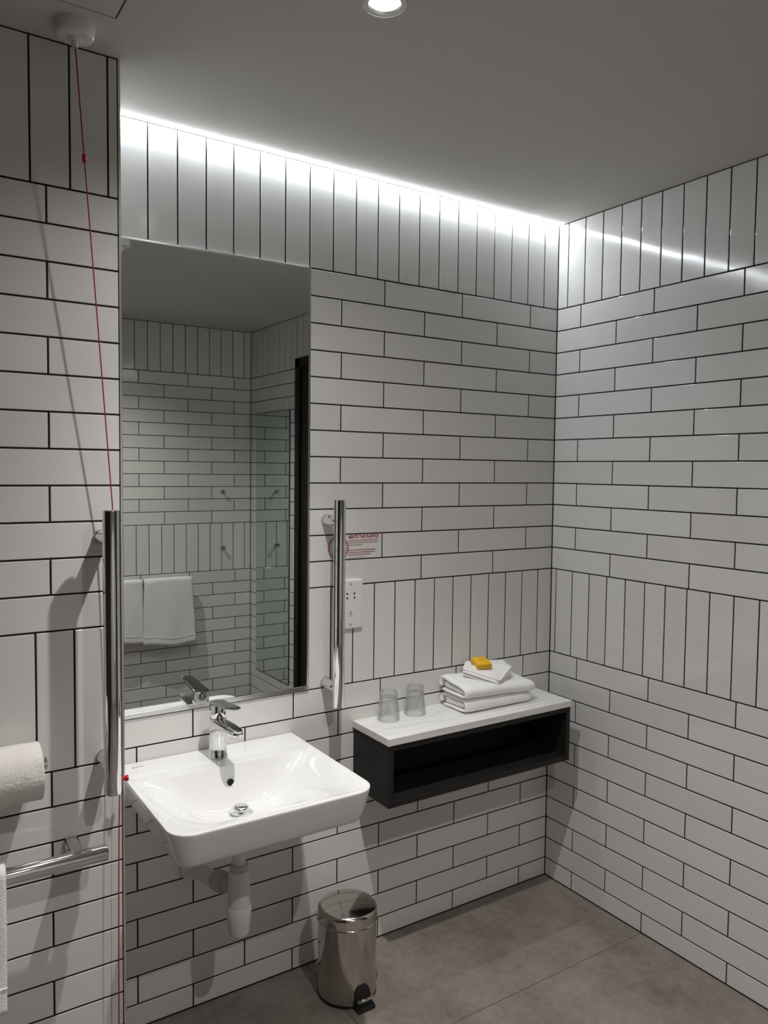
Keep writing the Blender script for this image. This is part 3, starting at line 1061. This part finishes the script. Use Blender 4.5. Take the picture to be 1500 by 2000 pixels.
# ------------------------------------------------------------------ floating shelf unit
SZ = 0.720
def shelf():
    x0, x1, y1, y0 = -0.832, -0.099, -0.0008, -0.199
    zb, ztop = 0.515, 0.698
    t = empty('wall_shelf_unit', ((x0 + x1) / 2, 0, zb))
    tag(t, 'black open-fronted wall shelf unit carrying the pale stone top', 'shelf unit')
    k = 0.017
    parts = [('side_panel', (x0, y0, zb), (x0 + k, y1, ztop)), ('side_panel', (x1 - k, y0, zb), (x1, y1, ztop)),
             ('bottom_panel', (x0 + k, y0 + 0.0005, zb), (x1 - k, y1, zb + k)), ('top_panel', (x0 + k, y0 + 0.0005, ztop - k), (x1 - k, y1, ztop)),
             ('back_panel', (x0 + k, y1 - 0.008, zb + k), (x1 - k, y1, ztop - k))]
    for nme, lo, hi in parts:
        o = link(nme, boxbm(lo, hi, 0.0008, 1), M['laminate'], t); o.location = -t.location
    s = link('stone_shelf_top', boxbm((-0.836, -0.2025, 0.6985), (-0.095, -0.0008, SZ), 0.0012, 2), M['stone'])
    # centre its origin for the veining
    tag(s, 'pale veined stone slab on top of the black shelf unit', 'shelf top')
shelf()

# ------------------------------------------------------------------ drinking glasses, upside down
def tumbler(x, y, label):
    t = empty('drinking_glass', (x, y, SZ))
    tag(t, label, 'glass', 'upturned glasses on the shelf')
    bm = bmesh.new()
    H = 0.091
    def mod(a, z):
        if 0.02 < z < 0.074:
            return 1 - 0.055 * (0.5 + 0.5 * math.cos(9 * a)) ** 0.6 * min(1, (z - 0.02) / 0.014, (0.074 - z) / 0.008)
        return 1
    outer = [(0.0335, 0.0003), (0.0348, 0.0012), (0.0350, 0.004), (0.0342, 0.018), (0.0336, 0.026), (0.0325, 0.036), (0.0310, 0.050), (0.0298, 0.062), (0.0290, 0.072), (0.0284, 0.080), (0.0268, 0.088), (0.0240, H), (0.012, H - 0.001), (0.0, H - 0.0015)]
    inner = [(0.0, H - 0.020), (0.010, H - 0.0195), (0.018, H - 0.017), (0.0232, H - 0.022), (0.0252, H - 0.032), (0.0272, 0.044), (0.0292, 0.028), (0.0312, 0.012), (0.0322, 0.003), (0.0335, 0.0003)]
    seg = 72
    rings = []
    for idx, (r, z) in enumerate(outer + inner[:-1]):
        if r < 1e-6:
            rings.append([bm.verts.new((0, 0, z))])
        else:
            rings.append([bm.verts.new((r * (mod(2 * math.pi * i / seg, z) if idx < len(outer) else 1) * math.cos(2 * math.pi * i / seg), r * (mod(2 * math.pi * i / seg, z) if idx < len(outer) else 1) * math.sin(2 * math.pi * i / seg), z)) for i in range(seg)])
    seq = list(range(len(rings))) + [0]
    for ia, ib in zip(seq[:-1], seq[1:]):
        a, b = rings[ia], rings[ib]
        for i in range(seg):
            j = (i + 1) % seg
            if len(a) == 1 and len(b) == 1: break
            if len(a) == 1: bm.faces.new((a[0], b[j], b[i]))
            elif len(b) == 1: bm.faces.new((a[i], a[j], b[0]))
            else: bm.faces.new((a[i], a[j], b[j], b[i]))
    link('glass_wall', bm, M['glass'], t, smooth='all')
tumbler(-0.737, -0.052, 'upturned clear glass nearer the basin on the pale shelf')
tumbler(-0.634, -0.047, 'upturned clear glass nearer the folded towels on the pale shelf')

# ------------------------------------------------------------------ folded towels on the shelf
def ribbon_mesh(bm, path, thick, x0, x1, seed, nx=22, xcurve=0.0, wob=0.002, puff=None):
    """path: list of (y,z) centre line; extrude along x with rounded cloth edges"""
    n = len(path)
    nr = []
    for i in range(n):
        y0, z0 = path[max(i - 1, 0)]
        y1, z1 = path[min(i + 1, n - 1)]
        l = math.hypot(y1 - y0, z1 - z0) or 1
        nr.append((-(z1 - z0) / l, (y1 - y0) / l))
    def P(i, j, s):
        u = j / nx
        x = x0 + (x1 - x0) * u
        y, z = path[i]
        e = min(u, 1 - u)
        f = min(1.0, 0.35 + e * 12)
        d = wob * noise.noise(Vector((x * 16 + seed, y * 22, z * 22 + s * 3)))
        zz = z + (puff(x, y, z) if puff else 0)
        xx = x + 0.003 * noise.noise(Vector((y * 24, z * 30, seed + u))) + (0.5 - u) * 2 * 0.0
        return Vector((xx, y + nr[i][0] * (s * thick * 0.5 * f + d), zz + nr[i][1] * (s * thick * 0.5 * f + d)))
    A = [[bm.verts.new(P(i, j, 1)) for j in range(nx + 1)] for i in range(n)]
    B = [[bm.verts.new(P(i, j, -1)) for j in range(nx + 1)] for i in range(n)]
    for i in range(n - 1):
        for j in range(nx):
            bm.faces.new((A[i][j], A[i][j + 1], A[i + 1][j + 1], A[i + 1][j]))
            bm.faces.new((B[i][j], B[i + 1][j], B[i + 1][j + 1], B[i][j + 1]))
        for j in (0, nx):
            bm.faces.new((A[i][j], A[i + 1][j], B[i + 1][j], B[i][j]))
    for i in (0, n - 1):
        for j in range(nx):
            bm.faces.new((A[i][j], B[i][j], B[i][j + 1], A[i][j + 1]))

def upath(yf, yb, zlo, zhi, close=True):
    """U shape: bottom leaf from the back to the front fold and back along the top"""
    r = (zhi - zlo) / 2
    zc = (zhi + zlo) / 2
    p = []
    m = 10
    for i in range(m + 1): p.append((yb + (yf + r - yb) * i / m, zlo))
    for i in range(1, 10):
        a = math.pi * i / 10
        p.append((yf + r - r * math.sin(a), zc - r * math.cos(a)))
    for i in range(m + 1): p.append((yf + r + (yb - yf - r) * i / m, zhi))
    if close:
        for i in range(1, 8):
            a = math.pi * i / 10
            p.append((yb + 0.8 * r * math.sin(a), zc + r * math.cos(a)))
    return p

def folded_towel(z0, h, x0, x1, yf, yb, label, seed, puff=None):
    t = empty('folded_towel', ((x0 + x1) / 2, (yf + yb) / 2, z0))
    tag(t, label, 'towel', 'folded towels on the shelf')
    th = h * 0.27
    for nm, lo, hi, a, b in (('outer_fold', th / 2, h - th / 2, yf, yb - h * 0.35), ('inner_fold', th * 1.5 + 0.001, h - th * 1.5 - 0.001, yf + th * 1.3, yb - h * 0.3 - 0.012)):
        bm = bmesh.new()
        ribbon_mesh(bm, upath(a, b, lo, hi, nm == 'outer_fold'), th, x0 + (0.004 if nm != 'outer_fold' else 0), x1 - (0.006 if nm != 'outer_fold' else 0), seed, puff=puff)
        o = link(nm, bm, M['towel'], t, smooth='all')
        o.location = (-t.location.x, -t.location.y, 0)
    return t
TX0, TX1 = -0.508, -0.212
def tu(x): return max(0.0, min(1.0, (x - TX0) / (TX1 - TX0)))
def tv(y): return max(0.0, min(1.0, (y + 0.145) / 0.14))      # 0 at the front, 1 at the wall
def puff1(x, y, z):
    return z * (-0.30 * tu(x) ** 1.5)
def puff2(x, y, z):
    u, v = tu(x), tv(y)
    f = (0.80 + 0.50 * v) * (1 - u) + (0.72 + 0.25 * v) * u
    return z * (f - 1) - 0.014 * u ** 1.5
folded_towel(SZ + 0.001, 0.046, TX0 + 0.002, TX1 - 0.012, -0.141, -0.010, 'lower folded white towel of the pair on the shelf', 2.2, puff1)
folded_towel(SZ + 0.0485, 0.045, TX0 - 0.004, TX1, -0.146, -0.010, 'upper folded white towel of the pair on the shelf', 5.7, puff2)

def washcloth():
    z0 = 0.8125
    c = Vector((-0.360, -0.080, z0))
    def lean(x, y):
        return 0.19 * (y + 0.08) - 0.035 * (x + 0.36) - 1.5 * max(0.0, -0.118 - y) ** 1.2
    t = empty('folded_washcloth', c)
    tag(t, 'small folded white face cloth on top of the two towels', 'face cloth')
    # plan outline (world xy): left, tip, right, back right, back left
    plan = [(-0.456, -0.064), (-0.372, -0.143), (-0.276, -0.104), (-0.256, -0.036), (-0.402, -0.014)]
    def round_poly(pts, r, m=4):
        out = []
        n = len(pts)
        for i in range(n):
            p, a, b = Vector(pts[i]), Vector(pts[i - 1]), Vector(pts[(i + 1) % n])
            u, v = (a - p).normalized(), (b - p).normalized()
            s, e = p + u * r, p + v * r
            for k in range(m + 1):
                q = k / m
                out.append((1 - q) ** 2 * s + 2 * q * (1 - q) * p + q * q * e)
        return out
    lay = 4
    th = 0.0066
    for i in range(lay):
        bm = bmesh.new()
        g = (0.0, 0.0032, -0.0012, 0.0022)[i]
        pts = [(x + g - 0.001 * i, y + g + (0.003 if i < 2 else 0.0)) for x, y in plan]
        pl = round_poly(pts, 0.008)
        cx = sum(p.x for p in pl) / len(pl); cy = sum(p.y for p in pl) / len(pl)
        loops = []
        for ins, dz in ((0.30, 0.0), (0.06, 0.0002), (0.012, 0.0012), (0.0, 0.0026), (0.0, th - 0.0030), (0.012, th - 0.0014), (0.06, th - 0.0003), (0.3, th)):
            loop = []
            for p in pl:
                x, y = cx + (p.x - cx) * (1 - ins), cy + (p.y - cy) * (1 - ins)
                sag = lean(x, y)
                loop.append((x - c.x, y - c.y, i * th + dz + sag + 0.0012 * noise.noise(Vector((x * 40, y * 40, i)))))
            loops.append(loop)
        loft(bm, loops)
        link('fold_layer', bm, M['towel'], t, smooth=True)
    bm = bmesh.new()
    tri = round_poly([(-0.440, -0.060), (-0.368, -0.146), (-0.272, -0.098), (-0.276, -0.074)], 0.006)
    cx = sum(p.x for p in tri) / len(tri); cy = sum(p.y for p in tri) / len(tri)
    loops = []
    for ins, dz in ((0.1, 0.0), (0.0, 0.001), (0.0, 0.0035), (0.03, 0.0048), (0.4, 0.0055)):
        loops.append([(cx + (p.x - cx) * (1 - ins) - c.x, cy + (p.y - cy) * (1 - ins) - c.y, lay * th + dz + lean(p.x, p.y)) for p in tri])
    loft(bm, loops)
    link('turned_corner', bm, M['towel'], t, smooth=True)
    # soap in its yellow carton
    s = empty('soap_carton', (-0.384, -0.068, z0 + lay * th + 0.0085), math.radians(-14))
    s.rotation_euler.x = math.radians(11)
    tag(s, 'small yellow soap carton on the folded face cloth', 'soap box')
    link('carton', boxbm((-0.026, -0.029, 0), (0.026, 0.029, 0.0175), 0.0022, 2), M['yellow'], s, smooth=True)
    bm = bmesh.new()
    pts = [(-0.014, 0.000), (-0.008, 0.0024), (-0.002, 0.0004), (0.003, 0.0028), (0.010, 0.0016), (0.014, 0.003), (0.006, -0.0002), (0.000, -0.0022), (-0.005, -0.0004)]
    bm.faces.new([bm.verts.new((x, y + 0.003, 0.0177)) for x, y in pts])
    link('printed_mark', bm, M['brown_print'], s)
    bm = bmesh.new()
    box(bm, (-0.024, -0.0292, 0.0082), (0.024, -0.0285, 0.0090)); box(bm, (-0.0262, -0.027, 0.0082), (-0.0255, 0.027, 0.0090))
    link('lid_seam', bm, M['brown_print'], s)
washcloth()

# ------------------------------------------------------------------ shaver socket
def socket():
    x0, x1, z0, z1 = -0.894, -0.808, 1.006, 1.155
    t = empty('shaver_socket', ((x0 + x1) / 2, 0, (z0 + z1) / 2))
    tag(t, 'white shaver socket plate on the wall behind the grab rail', 'socket')
    w, h = (x1 - x0) / 2, (z1 - z0) / 2
    bm = bmesh.new()
    rings = []
    for ins, y in ((0.0, -0.0004), (0.0, -0.0070), (0.0008, -0.0088), (0.003, -0.0098), (0.006, -0.0100)):
        rings.append([(x, y, z) for x, z in rrect(-w + ins, w - ins, -h + ins, h - ins, max(0.006 - ins * 0.5, 0.002), 5)])
    loft(bm, rings)
    link('face_plate', bm, M['white_plastic'], t, smooth=True)
    for z in (h - 0.013, -h + 0.013):
        bm = bmesh.new(); cyl(bm, (0.0, -0.0095, z), (0.0, -0.0106, z), 0.0029, 16); link('screw', bm, M['grey_print'], t)
    def hole(x, z, ang):
        bm = bmesh.new()
        pl = rrect(-0.0024, 0.0024, -0.0034, 0.0034, 0.002, 4)
        ca, sa = math.cos(ang), math.sin(ang)
        loft(bm, [[(x + a * ca - b * sa, y, z + a * sa + b * ca) for a, b in pl] for y in (-0.0095, -0.0104)])
        link('pin_hole', bm, M['dark_hole'], t)
    for sx in (-1, 1):
        hole(sx * 0.0125, 0.0325, -sx * 0.5); hole(sx * 0.0125, 0.0195, sx * 0.5)
    bm = bmesh.new()
    for a, b, z, zz in ((-0.004, 0.004, -0.0215, -0.0235), (-0.0045, -0.001, -0.0265, -0.0295), (0.0005, 0.0045, -0.0265, -0.0295), (-0.007, -0.002, -0.0345, -0.0362), (-0.001, 0.007, -0.0338, -0.0355)):
        box(bm, (a, -0.0103, zz), (b, -0.0098, z))
    link('printed_marks', bm, M['grey_print'], t)
socket()

# ------------------------------------------------------------------ red notice printed on a tile
def notice():
    t = empty('printed_notice', (-0.80, 0, 1.255))
    tag(t, 'red printed notice with round emblem on a wall tile above the socket', 'notice')
    y = -0.0013
    def text(name, s, size, x, z, mat, w=None, bold=0.0):
        cu = bpy.data.curves.new(name, 'FONT')
        cu.body = s
        cu.size = size
        cu.offset = bold
        cu.extrude = 0.0001
        tmp = bpy.data.objects.new(name + '_tmp', cu)
        COL.objects.link(tmp)
        dg = bpy.context.evaluated_depsgraph_get()
        me = bpy.data.meshes.new_from_object(tmp.evaluated_get(dg))
        bpy.data.objects.remove(tmp)
        if w:
            mx = max(v.co.x for v in me.vertices)
            for v in me.vertices: v.co.x *= w / mx
        me.materials.clear()
        for v in me.vertices:
            v.co = Vector((v.co.x, -v.co.z, v.co.y))
        return link(name, me, mat, t, (x - t.location.x, y, z - t.location.z))
    text('heading', 'BEATS THE PLASTIC!', 0.0125, -0.8560, 1.2805, M['red_print'], 0.108, 0.0004)
    def line(z, x1, mat, hgt):
        bm = bmesh.new()
        x = -0.8560
        while x < x1:
            w = random.uniform(0.005, 0.012)
            e = min(x + w, x1)
            box(bm, (x, -0.0002, -hgt / 2), (e, 0.0002, hgt / 2))
            x = e + 0.0016
        o = link('text_line', bm, mat, t, (-t.location.x, y, z - t.location.z))
    for z, xe in ((1.2735, -0.750), (1.2665, -0.752), (1.2595, -0.806)): line(z, xe, M['red_faint'], 0.0018)
    for z, xe in ((1.2440, -0.757), (1.2370, -0.762), (1.2300, -0.776)): line(z, xe, M['red_print'], 0.0017)
    line(1.2215, -0.80, M['red_faint'], 0.0010)
    cx, cz, R = -0.8905, 1.2520, 0.0325
    bm = bmesh.new()
    for k in range(26):
        if k in (5, 6, 18, 19): continue
        a = 2 * math.pi * k / 26
        u = Vector((math.cos(a), 0, math.sin(a))); v = Vector((-math.sin(a), 0, math.cos(a)))
        c0 = Vector((cx, y, cz)) + u * R - t.location
        hw, hh = 0.0024, 0.0040
        q = [c0 + v * sx * hw + u * sz * hh for sx, sz in ((-1, -1), (-0.35, -1), (-0.35, 0), (0.35, 0), (0.35, -1), (1, -1), (1, 1), (-1, 1))]
        bm.faces.new([bm.verts.new(p) for p in q])
    link('emblem', bm, M['red_print'], t)
notice()

# ------------------------------------------------------------------ pedal bin
def pedal_bin():
    cx, cy = -0.944, -0.163
    t = empty('pedal_bin', (cx, cy, 0))
    tag(t, 'small round polished steel pedal bin on the floor below the shelf', 'bin')
    R = 0.0835
    bm = bmesh.new()
    lathe(bm, [(0, 0.001), (R - 0.001, 0.001), (R + 0.0005, 0.003), (R + 0.0005, 0.009), (R - 0.0015, 0.011), (0, 0.011)], 56, cap=False)
    link('base_ring', bm, M['black'], t, smooth=True)
    bm = bmesh.new()
    lathe(bm, [(R - 0.002, 0.009), (R - 0.0008, 0.010), (R - 0.0008, 0.222), (R - 0.003, 0.224), (0, 0.224)], 72, cap=False)
    link('body', bm, M['steel'], t, smooth=True)
    bm = bmesh.new()
    lathe(bm, [(R - 0.0005, 0.2185), (R + 0.0022, 0.2185), (R + 0.0030, 0.220), (R + 0.0022, 0.2218), (R + 0.0008, 0.2225), (R + 0.0008, 0.2455), (R - 0.0005, 0.2500), (R - 0.0045, 0.2535), (R - 0.010, 0.2552), (R * 0.7, 0.2590), (R * 0.4, 0.2618), (R * 0.15, 0.2628), (0, 0.2630)], 72, cap=False)
    link('lid', bm, M['steel'], t, smooth=True)
    bm = bmesh.new()
    box(bm, (-0.018, R - 0.004, 0.222), (0.018, R + 0.008, 0.246), 0.003, 2)
    link('hinge', bm, M['black'], t, smooth=True)
    # pedal housing, lever and foot plate at the front
    bm = bmesh.new()
    loops = []
    for z, w, y in ((0.002, 0.024, -R - 0.006), (0.035, 0.024, -R - 0.006), (0.050, 0.020, -R - 0.004), (0.062, 0.012, -R - 0.002)):
        loops.append([(-w, -R + 0.010, z), (-w, y, z), (w, y, z), (w, -R + 0.010, z)])
    loft(bm, loops)
    link('pedal_housing', bm, M['black'], t)
    bm = bmesh.new()
    tube(bm, [(-0.026, -R - 0.019, 0.031), (0.0, -R - 0.020, 0.031), (0.026, -R - 0.019, 0.031)], 0.0042, 14)
    link('pedal_bar', bm, M['chrome'], t, smooth='all')
    bm = bmesh.new()
    loft(bm, [[(-0.027, -R + 0.002, z), (-0.027, -R - 0.026, z - 0.004 if z > 0.01 else z), (0.027, -R - 0.026, z - 0.004 if z > 0.01 else z), (0.027, -R + 0.002, z)] for z in (0.003, 0.016)])
    link('pedal', bm, M['black'], t)
pedal_bin()
